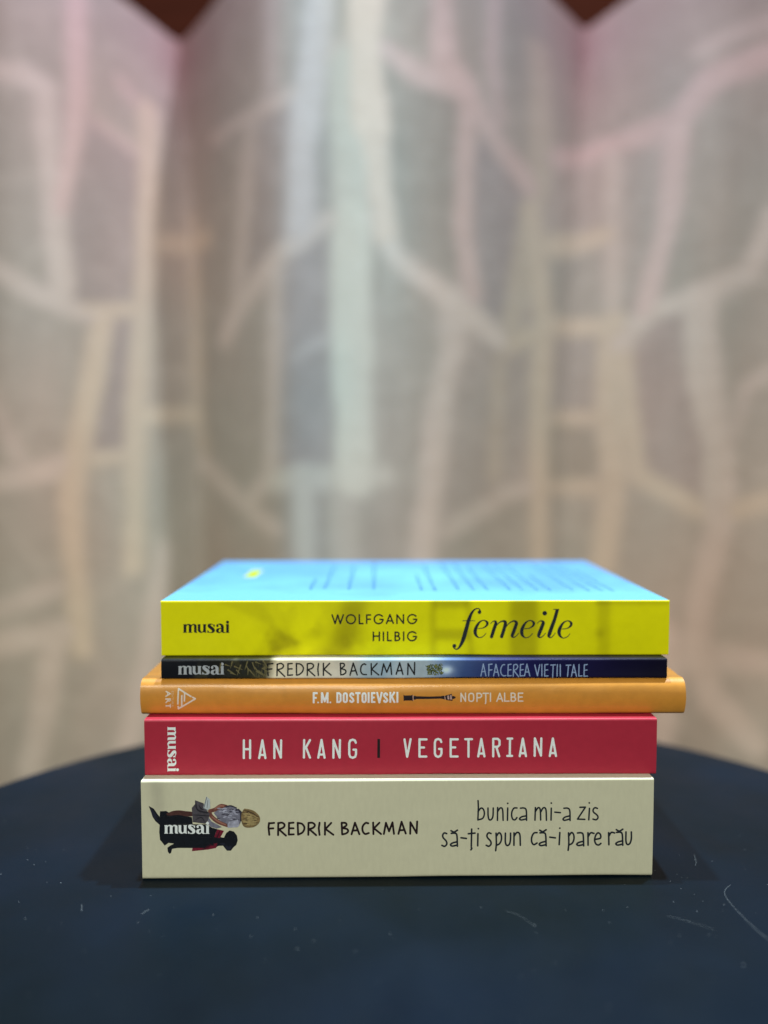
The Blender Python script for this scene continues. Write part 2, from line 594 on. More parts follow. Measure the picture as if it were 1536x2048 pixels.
class Book:
    def __init__(self, name, label, xl, xr, yb, yt, z0, depth, r_edge=0.0009, bulge=0.0, r_top=None, r_bot=None):
        """xl, xr: spine ends; yb, yt: its lower and upper front edge as (left, right) pixel rows; z0: what it rests on."""
        def depth_of(x, y):
            p = ray(x, y)
            return p[1] * (z0 - CAM_H) / p[2]
        YL, YR = depth_of(xl, yb[0]), depth_of(xr, yb[1])
        PL, PR = at_depth(xl, yb[0], YL), at_depth(xr, yb[1], YR)
        tl, tr = at_depth(xl, yt[0], YL), at_depth(xr, yt[1], YR)
        self.T = ((tl[2] + tr[2]) / 2) - z0
        self.z0, self.z1 = z0, z0 + self.T
        self.L = float(np.hypot(*(PR - PL)[:2]))
        self.D = depth
        self.yaw = math.atan2(PR[1] - PL[1], PR[0] - PL[0])
        mid = (PL + PR) / 2
        self.loc = Vector((mid[0], mid[1], z0))
        self.inv = (Matrix.Translation(self.loc) @ Matrix.Rotation(self.yaw, 4, 'Z')).inverted()
        self.root = thing(name, label, 'book', self.loc, self.yaw, 'books stacked on the black table')
        self.r, self.bulge = r_edge, bulge
        self.rt = r_top or r_edge
        self.rb = r_bot or r_edge
        self.camL = np.array(self.inv @ Vector((0, 0, CAM_H)))
        self.R = np.array(self.inv.to_3x3())
        self.prof = self._profile()
        print(name, 'L %.4f T %.4f D %.4f  front %.4f yaw %.2f' % (self.L, self.T, depth, mid[1], math.degrees(self.yaw)))

    def _profile(self):
        """(w, z) from the lower cover round the spine to the upper cover."""
        P = []
        r, rt, T, B = self.rb, self.rt, self.T, self.bulge
        for k in range(7):
            a = math.pi / 2 * k / 6
            P.append((r * (1 - math.sin(a)), r * (1 - math.cos(a))))
        n = max(10, int((T - r - rt) / 0.0007))
        for k in range(1, n):
            P.append((0.0, r + (T - r - rt) * k / n))
        for k in range(9):
            a = math.pi / 2 * k / 8
            P.append((rt * (1 - math.cos(a)), T - rt * (1 - math.sin(a))))
        return [(w_ - B * (1 - (2 * z / T - 1) ** 2), z) for w_, z in P]

    def front(self, z):
        pz = [p[1] for p in self.prof]
        pw = [p[0] for p in self.prof]
        return np.interp(z, pz, pw)

    def px_local(self, x, y, wpl=None):
        d = self.R @ ray(x, y)
        t = ((-self.bulge * 0.7 if wpl is None else wpl) - self.camL[1]) / d[1]
        return self.camL + d * t

    def px_top(self, x, y):
        d = self.R @ ray(x, y)
        t = (self.T - self.camL[2]) / d[2]
        return self.camL + d * t

    def place(self, eps):
        def f(pts):
            c, s = math.cos(PITCH), math.sin(PITCH)
            dx, dy = (pts[:, 0] - 768) / FPX, (1024 - pts[:, 1]) / FPX
            d = np.stack([dx, c + dy * s, -s + dy * c], 1) @ self.R.T
            t = (-self.bulge * 0.7 - self.camL[1]) / d[:, 1]
            P = self.camL + d * t[:, None]
            return np.stack([P[:, 0], self.front(P[:, 2]) + self.wob(P[:, 0], P[:, 2]) - eps, P[:, 2]], 1)
        return f

    def wob(self, u, z):
        """The spine is never quite flat."""
        return (0.00022 * np.sin(u * 47 + self.z0 * 300) + 0.00010 * np.sin(u * 143 + 1)) * np.sin(np.pi * np.clip(z / self.T, 0, 1))

    def to_px(self, P):
        """Photo pixel of local points (used once, to set out a printed picture in the photo's own measure)."""
        Q = (np.array(P) - self.camL) @ self.R
        c, s = math.cos(PITCH), math.sin(PITCH)
        yf = Q[:, 1] * c - Q[:, 2] * s
        up = Q[:, 1] * s + Q[:, 2] * c
        return 768 + FPX * Q[:, 0] / yf, 1024 - FPX * up / yf

    def build(self, spine_m, cover_m, back_m=None, nu=60, spine_print=None, cover_print=None, hinge=False):
        L, T, D, r = self.L, self.T, self.D, self.r
        us = np.linspace(-L / 2, L / 2, nu)
        v, f = [], []
        for (w_, z) in self.prof:
            for u in us:
                v.append((u, w_ + float(self.wob(u, z)), z + 0.00022 * max(0.0, math.sin(u * 31 + self.z0 * 170) + 0.4 * math.sin(u * 97)) * max(0.0, 1 - z / 0.002)))
        n = len(us)
        for j in range(len(self.prof) - 1):
            for i in range(n - 1):
                f.append((j * n + i, j * n + i + 1, (j + 1) * n + i + 1, (j + 1) * n + i))
        V = np.array(v)
        mesh_obj('spine', v, f, spine_m, self.root, colors=spine_print(*self.to_px(V), V) if spine_print else None, smooth=True)
        th = 0.00035
        for nm, za, zb, ra in (('front_cover', 0.0, th, r), ('back_cover', T - th, T, self.rt)):
            w0 = self.prof[-1][0] if nm == 'back_cover' else self.prof[0][0]
            dense = nm == 'back_cover' and cover_print is not None
            gu = np.linspace(-L / 2, L / 2, 260 if dense else 2)
            gw = np.concatenate([np.linspace(w0, 0.012, 8 if dense else 3)[:-1], np.linspace(0.012, D, 120 if dense else 14)])
            v, f = [], []
            sgn = 1 if nm == 'back_cover' else -1
            for zz in (za, zb):
                for y_ in gw:
                    for x_ in gu:
                        h = 0.0
                        if hinge and sgn > 0:
                            h = -0.0004 * math.exp(-((y_ - 0.0065) / 0.0016) ** 2)
                        v.append((x_, y_, zz + h))
            a, bn = len(gu), len(gw)
            off = a * bn
            for j in range(bn - 1):
                for i in range(a - 1):
                    q = (j * a + i, j * a + i + 1, (j + 1) * a + i + 1, (j + 1) * a + i)
                    f.append(tuple(reversed(q)))
                    f.append(tuple(k + off for k in q))
            for j in range(bn - 1):
                f.append((j * a, (j + 1) * a, (j + 1) * a + off, j * a + off))
                f.append((j * a + a - 1, j * a + a - 1 + off, (j + 1) * a + a - 1 + off, (j + 1) * a + a - 1))
            for i in range(a - 1):
                f.append(((bn - 1) * a + i, (bn - 1) * a + i + off, (bn - 1) * a + i + 1 + off, (bn - 1) * a + i + 1))
            V = np.array(v)
            pr = None
            if cover_print is not None:
                pr = cover_print(*self.to_px(V), V)
            mesh_obj(nm, v, f, (back_m or cover_m) if nm == 'back_cover' else cover_m, self.root, colors=pr)
        e = 0.0008
        x0, x1, y0, y1, z0, z1 = -L / 2 + e, L / 2 - e, max(self.rt, 0.001) + 0.0005, D - e, th + 0.00005, T - th - 0.0005
        mesh_obj('page_block', [(x, y, z) for z in (z0, z1) for x, y in ((x0, y0), (x1, y0), (x1, y1), (x0, y1))],
                 [(3, 2, 1, 0), (4, 5, 6, 7), (0, 1, 5, 4), (1, 2, 6, 5), (2, 3, 7, 6), (3, 0, 4, 7)], paper, self.root)

    def ink(self, name, inks, mats, eps=0.00004, step=0.55, label=None):
        """Print one piece of writing or one picture on the spine: layers of ink, one material each."""
        V, Fc, mi = [], [], []
        for k, (ik, mt) in enumerate(zip(inks, mats)):
            v, f = ik.mesh(step, self.place(eps + 0.000012 * k))
            off = len(V)
            V += [tuple(p) for p in v]
            Fc += [[i + off for i in q] for q in f]
            mi += [k] * len(f)
        o = mesh_obj(name, V, Fc, mats, self.root, mat_index=mi)
        if label:
            o['label'] = label
        return o


def ink_mat(name, c, rough=0.55, grain=0.0):
    return material(name, c, rough=rough, spec=0.3, grain=grain, grain_scale=700)


black_ink = ink_mat('black_ink', (0.008, 0.008, 0.010))
blue_black = ink_mat('blue_black_ink', (0.012, 0.018, 0.026), grain=0.5)
brown_black = ink_mat('brown_black_ink', (0.014, 0.005, 0.006))
white_ink = ink_mat('white_ink', (0.86, 0.92, 0.92), grain=0.05)
grey_ink = ink_mat('silver_grey_ink', (0.42, 0.46, 0.50), grain=0.05)
pale_blue_ink = ink_mat('pale_blue_ink', (0.30, 0.42, 0.66), grain=0.1)
cream_ink = ink_mat('cream_ink', (0.78, 0.72, 0.62), grain=0.04)


def musai(ink):
    """The publisher's word in fat high-contrast lower case (drawn once, set four times)."""
    B, P, L = ink.box, ink.poly, lambda p: ink.line(p, smooth=True)
    B(200, 285, 265, 478), B(185, 468, 282, 482), P([(183, 284), (262, 274), (265, 310), (203, 306)])
    B(322, 300, 388, 478), B(308, 468, 405, 482)
    L([(262, 325, 6), (288, 290, 9), (318, 284, 12), (354, 312, 31)])
    B(445, 310, 508, 462), P([(445, 440), (508, 440), (512, 462), (528, 474), (520, 482), (470, 482), (448, 466)])
    L([(386, 325, 6), (410, 290, 9), (440, 284, 12), (475, 314, 31)])
    B(535, 285, 598, 430), P([(520, 280), (598, 276), (598, 300), (540, 300)])
    L([(566, 420, 31), (582, 448, 26), (612, 470, 13), (648, 464, 8), (668, 435, 6)])
    B(663, 285, 728, 472), P([(645, 278), (745, 278), (728, 300), (668, 300)]), P([(690, 465), (728, 450), (742, 478), (720, 484)])
    L([(912, 300, 7), (876, 281, 8), (832, 279, 12), (802, 302, 30), (812, 332, 36), (860, 372, 36), (898, 406, 36), (904, 438, 32), (884, 466, 17), (842, 477, 8), (800, 466, 7), (778, 440, 7)])
    P([(936, 277), (936, 345), (916, 345), (896, 300), (915, 290)]), P([(762, 418), (780, 425), (800, 470), (790, 482), (762, 482)])
    ink.dot(1000, 320, 26)
    L([(980, 305, 9), (1008, 283, 8), (1046, 276, 11), (1086, 288, 22), (1114, 325, 32), (1118, 380, 32), (1118, 436, 31), (1140, 470, 14), (1170, 474, 6)])
    L([(1098, 370, 6), (1050, 380, 9), (1008, 404, 26), (998, 434, 32), (1010, 458, 24), (1040, 477, 11), (1076, 464, 8), (1096, 436, 6)])
    B(1208, 290, 1272, 478), B(1170, 468, 1287, 482), P([(1188, 280), (1272, 274), (1272, 304), (1208, 300)])
    ink.dot(1240, 230, 34)
    return ink


def musai_at(x0, x1, base, top):
    sx, sy = (x1 - x0) / 1104.0, (base - top) / 205.0
    i = Ink()
    i.via(lambda p: (x0 + (p[0] - 183) * sx, base + (p[1] - 481) * sy), 1 / ((sx + sy) / 2))
    return musai(i)


def musai_down(y0, y1, base, top):
    sy, sx = (y1 - y0) / 1104.0, (top - base) / 205.0
    i = Ink()
    i.via(lambda p: (base - (p[1] - 481) * sx, y0 + (p[0] - 183) * sy), 1 / ((sx + sy) / 2))
    return musai(i)


# --- cream book, lowest
cream_cover = material('cream_linen_cover', (0.77, 0.74, 0.555), rough=0.75, spec=0.25, grain=0.035, grain_scale=420, bump=0.3, bump_scale=1300, stretch=(1.6, 1, 0.5))
cream_spine = material('cream_linen_spine', attr=True, rough=0.75, spec=0.25, grain=0.035, grain_scale=420, bump=0.3, bump_scale=1300, stretch=(1.6, 1, 0.5))


def soft_quad(X, Y, x0, x1, y0, y1, s, slant=0.0):
    xx = X - slant * (Y - y0)
    f = lambda t: 1 / (1 + np.exp(-np.clip(t / s, -40, 40)))
    return f(xx - x0) * f(x1 - xx) * f(Y - y0) * f(y1 - Y)


def cream_print(X, Y, V):
    c = np.tile(np.array([0.66, 0.64, 0.46]), (len(X), 1))
    a = soft_quad(X, Y, 299, 322, 1560, 1624, 5, 0.12) * 0.42       # printed shade beside the picture
    return c * (1 - a[:, None]) + np.array([0.26, 0.24, 0.20]) * a[:, None]


bk = Book('cream_book', 'thick cream book with a printed girl and black dog, lowest of the stack', 285, 1304, (1760, 1753), (1563, 1557), 0.0, 0.130, r_edge=0.0007, r_bot=0.0015)
bk.build(cream_spine, cream_cover, nu=220, spine_print=cream_print)
k = Ink(525, 1625, 4.8)
for p in ([(63, 100), (58, 140), (66, 212)], [(63, 102), (112, 98)], [(66, 152), (104, 150)], [(152, 100), (150, 215)],
          [(255, 98), (253, 208)], [(255, 100), (298, 96)], [(255, 150), (298, 150)], [(253, 210), (300, 208)], [(338, 98), (342, 210)],
          [(442, 98), (440, 212)], [(548, 96), (540, 150), (548, 212)], [(600, 95), (600, 210)], [(660, 97), (605, 155), (680, 210)],
          [(760, 95), (765, 205)], [(855, 205), (888, 95), (930, 205)], [(868, 170), (915, 168)], [(1062, 95), (1065, 205)],
          [(1122, 97), (1070, 150), (1138, 205)], [(1165, 205), (1185, 98), (1215, 180), (1248, 95), (1262, 205)],
          [(1305, 205), (1335, 90), (1375, 202)], [(1318, 172), (1362, 168)], [(1418, 205), (1420, 95), (1480, 200), (1485, 88)],
          [(158, 160), (225, 220)], [(450, 158), (515, 215)]):
    k.line(p, 9)
for p in ([(150, 100), (190, 97), (212, 117), (200, 143), (158, 160)], [(338, 98), (380, 108), (403, 145), (385, 188), (342, 211)],
          [(442, 98), (480, 97), (503, 118), (488, 143), (450, 158)], [(760, 95), (798, 98), (805, 120), (770, 146)],
          [(770, 146), (812, 156), (822, 178), (800, 198), (765, 207)], [(1015, 101), (990, 98), (962, 130), (962, 175), (985, 203), (1020, 195)]):
    k.line(p, 9, smooth=True)
bk.ink('author_lettering', [k], [brown_black])

k = Ink(940, 1590, 5.689)
S = lambda p, r=8.4: k.line(p, r, smooth=True)
for p in ([(92, 65), (95, 150), (90, 285)], [(92, 190), (125, 150), (153, 165), (164, 215), (145, 266), (93, 284)],
          [(205, 150), (207, 240), (220, 283), (245, 279), (262, 240), (265, 150)], [(315, 145), (313, 290)], [(315, 190), (345, 150), (371, 168), (378, 290)],
          [(430, 150), (427, 290)], [(535, 150), (502, 152), (479, 190), (475, 240), (490, 280), (515, 284), (535, 260)],
          [(575, 152), (618, 151), (641, 178), (645, 290)], [(640, 240), (592, 250), (565, 273), (585, 287), (640, 275)],
          [(745, 145), (740, 288)], [(745, 190), (775, 147), (799, 166), (805, 285)], [(805, 195), (835, 147), (864, 166), (870, 288)],
          [(925, 150), (922, 285)], [(965, 195), (1028, 200)], [(1068, 150), (1110, 149), (1134, 177), (1138, 288)],
          [(1133, 236), (1082, 250), (1058, 273), (1075, 287), (1133, 272)], [(1358, 150), (1350, 280)],
          [(1448, 150), (1420, 143), (1400, 165), (1405, 193), (1443, 225), (1455, 253), (1435, 279), (1398, 272)]):
    S(p)
k.line([(1250, 138), (1312, 136), (1222, 272), (1305, 275)], 8.4)
for x, y in ((430, 97), (925, 92), (1356, 88)):
    k.dot(x, y, 9.5)
bk.ink('title_lettering', [k], [blue_black])

k2 = Ink(870, 1645, 3.746)
S = lambda p, dx=0, dy=0, r=5.9: k2.line(p, r, smooth=True, dx=dx, dy=dy)
s_ = [(88, 84), (70, 79), (58, 95), (62, 115), (84, 140), (88, 163), (72, 179), (52, 172)]
a1, a2, br = [(122, 82), (150, 81), (164, 97), (168, 178)], [(165, 145), (132, 154), (116, 167), (130, 177), (165, 170)], [(120, 62), (143, 72), (168, 58)]
p1, p2 = [(458, 82), (460, 160), (455, 212)], [(460, 105), (480, 79), (496, 95), (498, 130), (485, 159), (462, 172)]
for dx, dy in ((0, 0), (332, 0)):
    S(s_, dx, dy)
for dx, dy in ((0, 0), (665, -3), (1238, -9)):
    S(a1, dx, dy), S(a2, dx, dy), S(br, dx, dy)
S(a1, 945, -5), S(a2, 945, -6)
for dx, dy in ((0, 0), (542, -5)):
    S(p1, dx, dy), S(p2, dx, dy)
for p in ([(195, 115), (235, 120)], [(275, 50), (272, 178)], [(250, 85), (300, 80)], [(272, 188), (276, 194), (269, 205)], [(322, 85), (320, 175)],
          [(528, 82), (528, 150), (540, 174), (558, 164), (566, 130), (567, 82)], [(593, 80), (592, 172)], [(593, 105), (615, 77), (636, 92), (640, 172)],
          [(765, 77), (742, 81), (726, 110), (725, 145), (740, 167), (765, 155)], [(860, 110), (902, 115)], [(935, 75), (930, 165)],
          [(1145, 75), (1146, 168)], [(1146, 105), (1165, 76), (1190, 80)],
          [(1200, 125), (1238, 115), (1238, 88), (1220, 76), (1203, 95), (1195, 130), (1205, 159), (1225, 167), (1242, 155)],
          [(1300, 75), (1302, 165)], [(1302, 100), (1320, 73), (1345, 77)], [(1430, 70), (1430, 140), (1442, 164), (1460, 154), (1470, 120), (1470, 70)]):
    S(p)
k2.dot(325, 47, 6.2), k2.dot(935, 42, 6.2)
bk.ink('title_lettering', [k2], [blue_black])

A = lambda: Ink(290, 1580, 6.4)
dog = A().poly([(45, 205), (110, 240), (155, 305), (186, 345), (190, 275), (270, 270), (300, 290), (430, 320), (600, 350), (610, 440), (790, 440), (850, 480),
                (925, 500), (900, 560), (960, 600), (1010, 610), (1040, 548), (1085, 515), (1140, 530), (1178, 580), (1188, 640), (1170, 700), (1130, 735),
                (1100, 775), (1050, 775), (1020, 740), (1000, 712), (940, 715), (900, 740), (800, 765), (620, 745), (420, 745), (345, 757), (332, 810), (310, 820),
                (290, 790), (285, 742), (320, 715), (370, 690), (300, 680), (250, 715), (215, 670), (190, 640), (180, 540), (185, 450), (130, 400), (95, 345), (75, 280)])
sheen = A()
for p in ([(330, 600, 12), (420, 640, 22), (560, 650, 12)], [(520, 610, 8), (700, 640, 24), (820, 620, 8)], [(75, 240, 6), (120, 330, 22), (180, 400, 8)], [(1040, 720, 10), (1075, 745, 20), (1100, 720, 8)],
          [(930, 650, 6), (990, 680, 18), (1020, 690, 6)]):
    sheen.line(p, smooth=True)
scarf = A().poly([(925, 500), (1012, 520), (962, 610), (922, 690), (910, 742), (820, 760), (760, 768), (600, 785), (612, 705), (830, 700), (870, 640)])
scarf_d = A().line([(840, 700, 8), (800, 730, 12), (740, 760, 6)], smooth=True).line([(960, 520, 4), (920, 610, 9), (880, 690, 4)], smooth=True)
legs = A().poly([(270, 305), (350, 272), (430, 262), (520, 272), (610, 285), (610, 335), (520, 338), (430, 322), (300, 330)], smooth=True)
arms = A().line([(1035, 215, 28), (970, 206, 27), (900, 248, 24), (830, 268, 21)], smooth=True).line([(828, 280, 20), (850, 335, 24), (930, 402, 25), (1045, 450, 20)], smooth=True)
legs_hi = A().line([(1010, 203, 8), (960, 202, 12), (900, 238, 8)], smooth=True).line([(860, 340, 5), (930, 395, 9), (1030, 440, 7)], smooth=True)
skirt = A().poly([(640, 130), (750, 170), (765, 240), (830, 300), (810, 385), (770, 432), (610, 412), (605, 330), (598, 230), (640, 180)])
skirt_d = A()
for p in ([(650, 150, 4), (660, 230, 8), (700, 270, 10), (800, 290, 8)], [(620, 320, 4), (720, 325, 7), (815, 330, 4)], [(690, 200, 3), (720, 240, 8), (750, 250, 3)], [(650, 380, 3), (720, 350, 6), (760, 400, 3)]):
    skirt_d.line(p, smooth=True)
page = A().poly([(785, 78), (832, 120), (836, 225), (800, 258), (745, 232)])
page_l = A().line([(790, 90, 3), (772, 160, 3), (755, 225, 3)]).line([(805, 130, 2), (795, 230, 2)]).line([(745, 232, 4), (800, 258, 4)])
blouse = A().poly([(1030, 215), (1090, 195), (1150, 210), (1200, 250), (1230, 300), (1225, 410), (1190, 470), (1060, 480), (1052, 430), (960, 390), (900, 320), (880, 290), (940, 250)])
blouse.poly([(815, 350), (850, 400), (930, 440), (985, 472), (920, 490), (840, 470), (800, 420)])
bl_d, bl_l = A(), A()
rr = random.Random(3)
for _ in range(34):
    x, y = rr.uniform(920, 1190), rr.uniform(225, 380)
    (bl_d if rr.random() < 0.55 else bl_l).line([(x, y, 2.5), (x + rr.uniform(10, 34), y + rr.uniform(-8, 8), 5), (x + 45, y + rr.uniform(-12, 12), 2)], smooth=True)
bl_l.poly([(1075, 402), (1195, 372), (1208, 450), (1180, 472), (1066, 478), (1060, 440)])
bl_d.line([(1200, 250, 10), (1232, 300, 15), (1226, 390, 8)], smooth=True).line([(1040, 210, 8), (1100, 200, 9), (1170, 225, 6)], smooth=True)
hair = A().poly([(1275, 232), (1380, 255), (1450, 310), (1474, 370), (1450, 430), (1380, 472), (1280, 470), (1240, 410), (1235, 300)], smooth=True)
hair_l, hair_d = A(), A()
for n_ in range(46):
    t = rr.random()
    x0, xe = rr.uniform(1245, 1330), rr.uniform(1350, 1455)
    y0, ye = 255 + t * 200, 325 + t * 110
    ym = (y0 + ye) / 2 + rr.uniform(-16, 16)
    (hair_d if rr.random() < 0.62 - 0.4 * t else hair_l).line([(x0, y0 + rr.uniform(-8, 8), 2), ((x0 + xe) / 2, ym, rr.uniform(3.5, 6.5)), (xe, ye, 2)], smooth=True)
bk.ink('cover_picture', [dog, sheen, scarf, scarf_d, legs, arms, legs_hi, skirt, skirt_d, page, page_l, blouse, bl_d, bl_l, hair, hair_d, hair_l],
       [ink_mat('dog_black', (0.004, 0.006, 0.011), grain=0.4), ink_mat('dog_sheen', (0.016, 0.018, 0.034)), ink_mat('scarf_red', (0.16, 0.008, 0.025), grain=0.4), ink_mat('scarf_shade', (0.05, 0.003, 0.012)),
        ink_mat('leg_brown', (0.075, 0.03, 0.026), grain=0.4), ink_mat('skin_brown', (0.17, 0.062, 0.045), grain=0.4), ink_mat('skin_pale', (0.34, 0.15, 0.11)), ink_mat('skirt_grey', (0.075, 0.068, 0.082), grain=0.4), ink_mat('skirt_fold', (0.022, 0.02, 0.028)),
        ink_mat('page_white', (0.50, 0.56, 0.58)), ink_mat('page_line', (0.12, 0.13, 0.15)), ink_mat('blouse_grey', (0.19, 0.19, 0.25), grain=0.3), ink_mat('blouse_fold', (0.035, 0.033, 0.055)),
        ink_mat('blouse_light', (0.40, 0.41, 0.52), grain=0.4), ink_mat('hair_brown', (0.22, 0.15, 0.065), grain=0.4), ink_mat('hair_shade', (0.075, 0.045, 0.025)), ink_mat('hair_blond', (0.38, 0.29, 0.13), grain=0.4)],
       step=0.5, label='printed girl with a white page and a black dog in a red scarf, lying sideways')
bk.ink('publisher_lettering', [musai_at(328.3, 419.2, 1667, 1650)], [white_ink], eps=0.0003)
zc = bk.z1

# --- red book
red_cover = material('red_cover', (0.44, 0.023, 0.050), rough=0.45, spec=0.4, grain=0.04, grain_scale=300, bump=0.12, bump_scale=1500)
bk = Book('red_book', 'red book with white spaced capitals, between the cream and orange books', 290, 1312, (1551.5, 1548.7), (1439, 1437.5), zc, 0.130, r_edge=0.0009)
bk.build(red_cover, red_cover)
k = Ink(470, 1465, 4.8)
A_ = [[(232, 245), (263, 75), (292, 245)], [(242, 215), (283, 215)]]
for p in ([(85, 75), (85, 245)], [(145, 75), (145, 245)], [(85, 160), (145, 160)], [(378, 245), (378, 75), (440, 240), (443, 75)],
          [(664, 72), (662, 240)], [(720, 72), (675, 152)], [(680, 138), (720, 240)], [(945, 240), (946, 70), (1005, 238), (1008, 70)]):
    k.line(p, 9.6)
for p in A_:
    k.line(p, 9.6), k.line(p, 9.6, dx=568, dy=-5)
k.line([(1160, 95), (1152, 74), (1130, 66), (1106, 75), (1097, 100), (1097, 205), (1107, 231), (1130, 240), (1154, 230), (1162, 205), (1162, 162), (1138, 162)], 9.6)
bk.ink('author_lettering', [k], [white_ink])
bk.ink('divider_mark', [Ink(470, 1465, 4.8).line([(1380, 60), (1379, 242)], 12, butt=True)], [black_ink])
k = Ink(790, 1465, 4.5176)
E_ = [[(221, 60), (221, 218)], [(221, 62), (285, 62)], [(221, 135), (262, 135)], [(221, 217), (283, 217)]]
A_ = [[(752, 216), (780, 58), (808, 216)], [(762, 190), (800, 190)]]
for p in E_:
    k.line(p, 9), k.line(p, 9, dx=282, dy=-1)
for p in A_:
    k.line(p, 9), k.line(p, 9, dx=376, dy=-1), k.line(p, 9, dx=647, dy=-3)
for p in ([(86, 62), (110, 218), (141, 60)], [(635, 60), (695, 60)], [(664, 60), (664, 218)],
          [(418, 85), (411, 66), (390, 58), (368, 66), (360, 90), (360, 190), (369, 211), (390, 220), (411, 210), (420, 188), (420, 148), (398, 148)],
          [(888, 216), (888, 58), (928, 58), (945, 74), (945, 114), (928, 130), (888, 130)], [(915, 130), (942, 216)],
          [(1040, 58), (1038, 213)], [(1018, 57), (1060, 57)], [(1015, 213), (1058, 213)], [(1263, 212), (1265, 55), (1320, 210), (1323, 55)]):
    k.line(p, 9)
bk.ink('title_lettering', [k], [white_ink])
bk.ink('publisher_lettering', [musai_down(1453.5, 1543.5, 335, 351.3)], [white_ink])
zr = bk.z1

# --- orange book, rounded spine
orange_cover = material('orange_cover', (0.66, 0.28, 0.036), rough=0.42, spec=0.5, coat=0.25, grain=0.07, grain_scale=260, bump=0.15, bump_scale=1300)
bk = Book('orange_book', 'orange book with a rounded spine and a small black street lamp print', 283.5, 1367.5, (1429.5, 1428), (1358.5, 1358), zr, 0.132, r_edge=0.0012, bulge=0.0018, r_top=0.0028)
bk.build(orange_cover, orange_cover, hinge=True)
k = Ink(610, 1370, 6.4)
bt = lambda p, dx=0: k.line(p, 11, butt=True, dx=dx)
O_ = [(517, 100), (503, 104), (496, 118), (496, 192), (503, 207), (517, 212), (531, 207), (538, 192), (538, 118), (531, 104), (517, 100), (510, 102)]
S_ = [(621, 130), (618, 110), (600, 100), (582, 110), (580, 132), (596, 152), (617, 174), (622, 195), (602, 212), (583, 204), (579, 182)]
for p in ([(113, 89), (113, 229)], [(102, 100), (163, 100)], [(113, 158), (152, 158)], [(217, 89), (217, 226)], [(291, 89), (291, 226)], [(219, 92), (254, 205), (289, 92)],
          [(415, 89), (415, 222)], [(404, 100), (440, 100), (457, 116), (457, 195), (440, 212), (404, 212)], [(645, 98), (711, 98)], [(678, 98), (678, 226)],
          [(815, 87), (815, 222)], [(857, 87), (857, 221)], [(846, 98), (901, 98)], [(857, 152), (893, 152)], [(846, 210), (901, 210)], [(922, 85), (952, 218), (983, 85)],
          [(1092, 84), (1092, 220)], [(1147, 84), (1098, 158)], [(1108, 135), (1148, 221)], [(1182, 84), (1182, 220)]):
    bt(p)
for dx in (0, 240):
    bt(O_, dx)
for dx in (0, 432):
    bt(S_, dx)
k.box(160, 208, 179, 229), k.box(317, 206, 336, 228)
bk.ink('author_lettering', [k], [white_ink])
k = Ink(800, 1370, 5.908)
for p in ([(720, 190), (720, 95), (772, 188), (772, 93)], [(908, 190), (908, 95), (943, 95), (962, 110), (962, 130), (943, 145), (908, 145)], [(980, 95), (1042, 95)], [(1012, 95), (1012, 190)],
          [(1012, 203), (1008, 216)], [(1067, 93), (1067, 190)], [(1142, 190), (1178, 95), (1212, 190)], [(1155, 160), (1202, 160)], [(1235, 93), (1235, 188), (1288, 188)],
          [(1312, 188), (1312, 95), (1343, 95), (1358, 106), (1358, 128), (1343, 140), (1312, 140)], [(1343, 140), (1364, 153), (1364, 175), (1348, 188), (1312, 188)],
          [(1450, 95), (1398, 95), (1398, 188), (1450, 188)], [(1398, 140), (1442, 140)]):
    k.line(p, 6.4)
k.line([(840, 95), (818, 103), (812, 125), (812, 160), (818, 181), (840, 189), (862, 181), (868, 160), (868, 125), (862, 103), (840, 95), (830, 97)], 6.4, smooth=True)
bk.ink('title_lettering', [k], [cream_ink])
lamp = Ink(800, 1370, 5.908)
lamp.poly([(40, 106), (52, 119), (135, 117), (147, 106), (151, 186), (138, 179), (55, 179), (43, 187)]).box(158, 124, 186, 168)
lamp.poly([(185, 128), (330, 132), (480, 129), (515, 121), (517, 162), (480, 157), (330, 161), (185, 161)]).poly([(538, 118), (612, 102), (620, 184), (544, 174)]).box(516, 124, 540, 166).box(616, 126, 640, 160).dot(644, 143, 11)
pale = Ink(800, 1370, 5.908).poly([(556, 122), (578, 119), (582, 166), (562, 166)]).poly([(590, 118), (608, 115), (612, 168), (592, 167)]).line([(155, 118), (156, 176)], 3).line([(528, 130), (532, 162)], 3.5)
bk.ink('lamp_picture', [lamp, pale], [ink_mat('lamp_black', (0.014, 0.009, 0.014)), ink_mat('lamp_pane', (0.55, 0.38, 0.33))])
k = Ink(320, 1360, 15.36)
for p in ([(553, 735), (570, 268), (955, 500)], [(762, 395), (755, 640)], [(675, 475), (670, 815)], [(1010, 525), (1092, 570), (562, 888), (558, 815)]):
    k.line(p, 20)
for p, r in (([(190, 348), (322, 415), (190, 492)], 15), ([(238, 375), (238, 465)], 9), ([(190, 575), (322, 575)], 17), ([(322, 575), (322, 618), (296, 645), (262, 636), (256, 580)], 10),
             ([(258, 610), (190, 690)], 14), ([(190, 792), (320, 792)], 17), ([(318, 738), (318, 850)], 10), ([(190, 555), (190, 598)], 6), ([(190, 770), (190, 815)], 6)):
    k.line(p, r)
bk.ink('publisher_emblem', [k], [cream_ink])
k = Ink(320, 1360, 15.36)
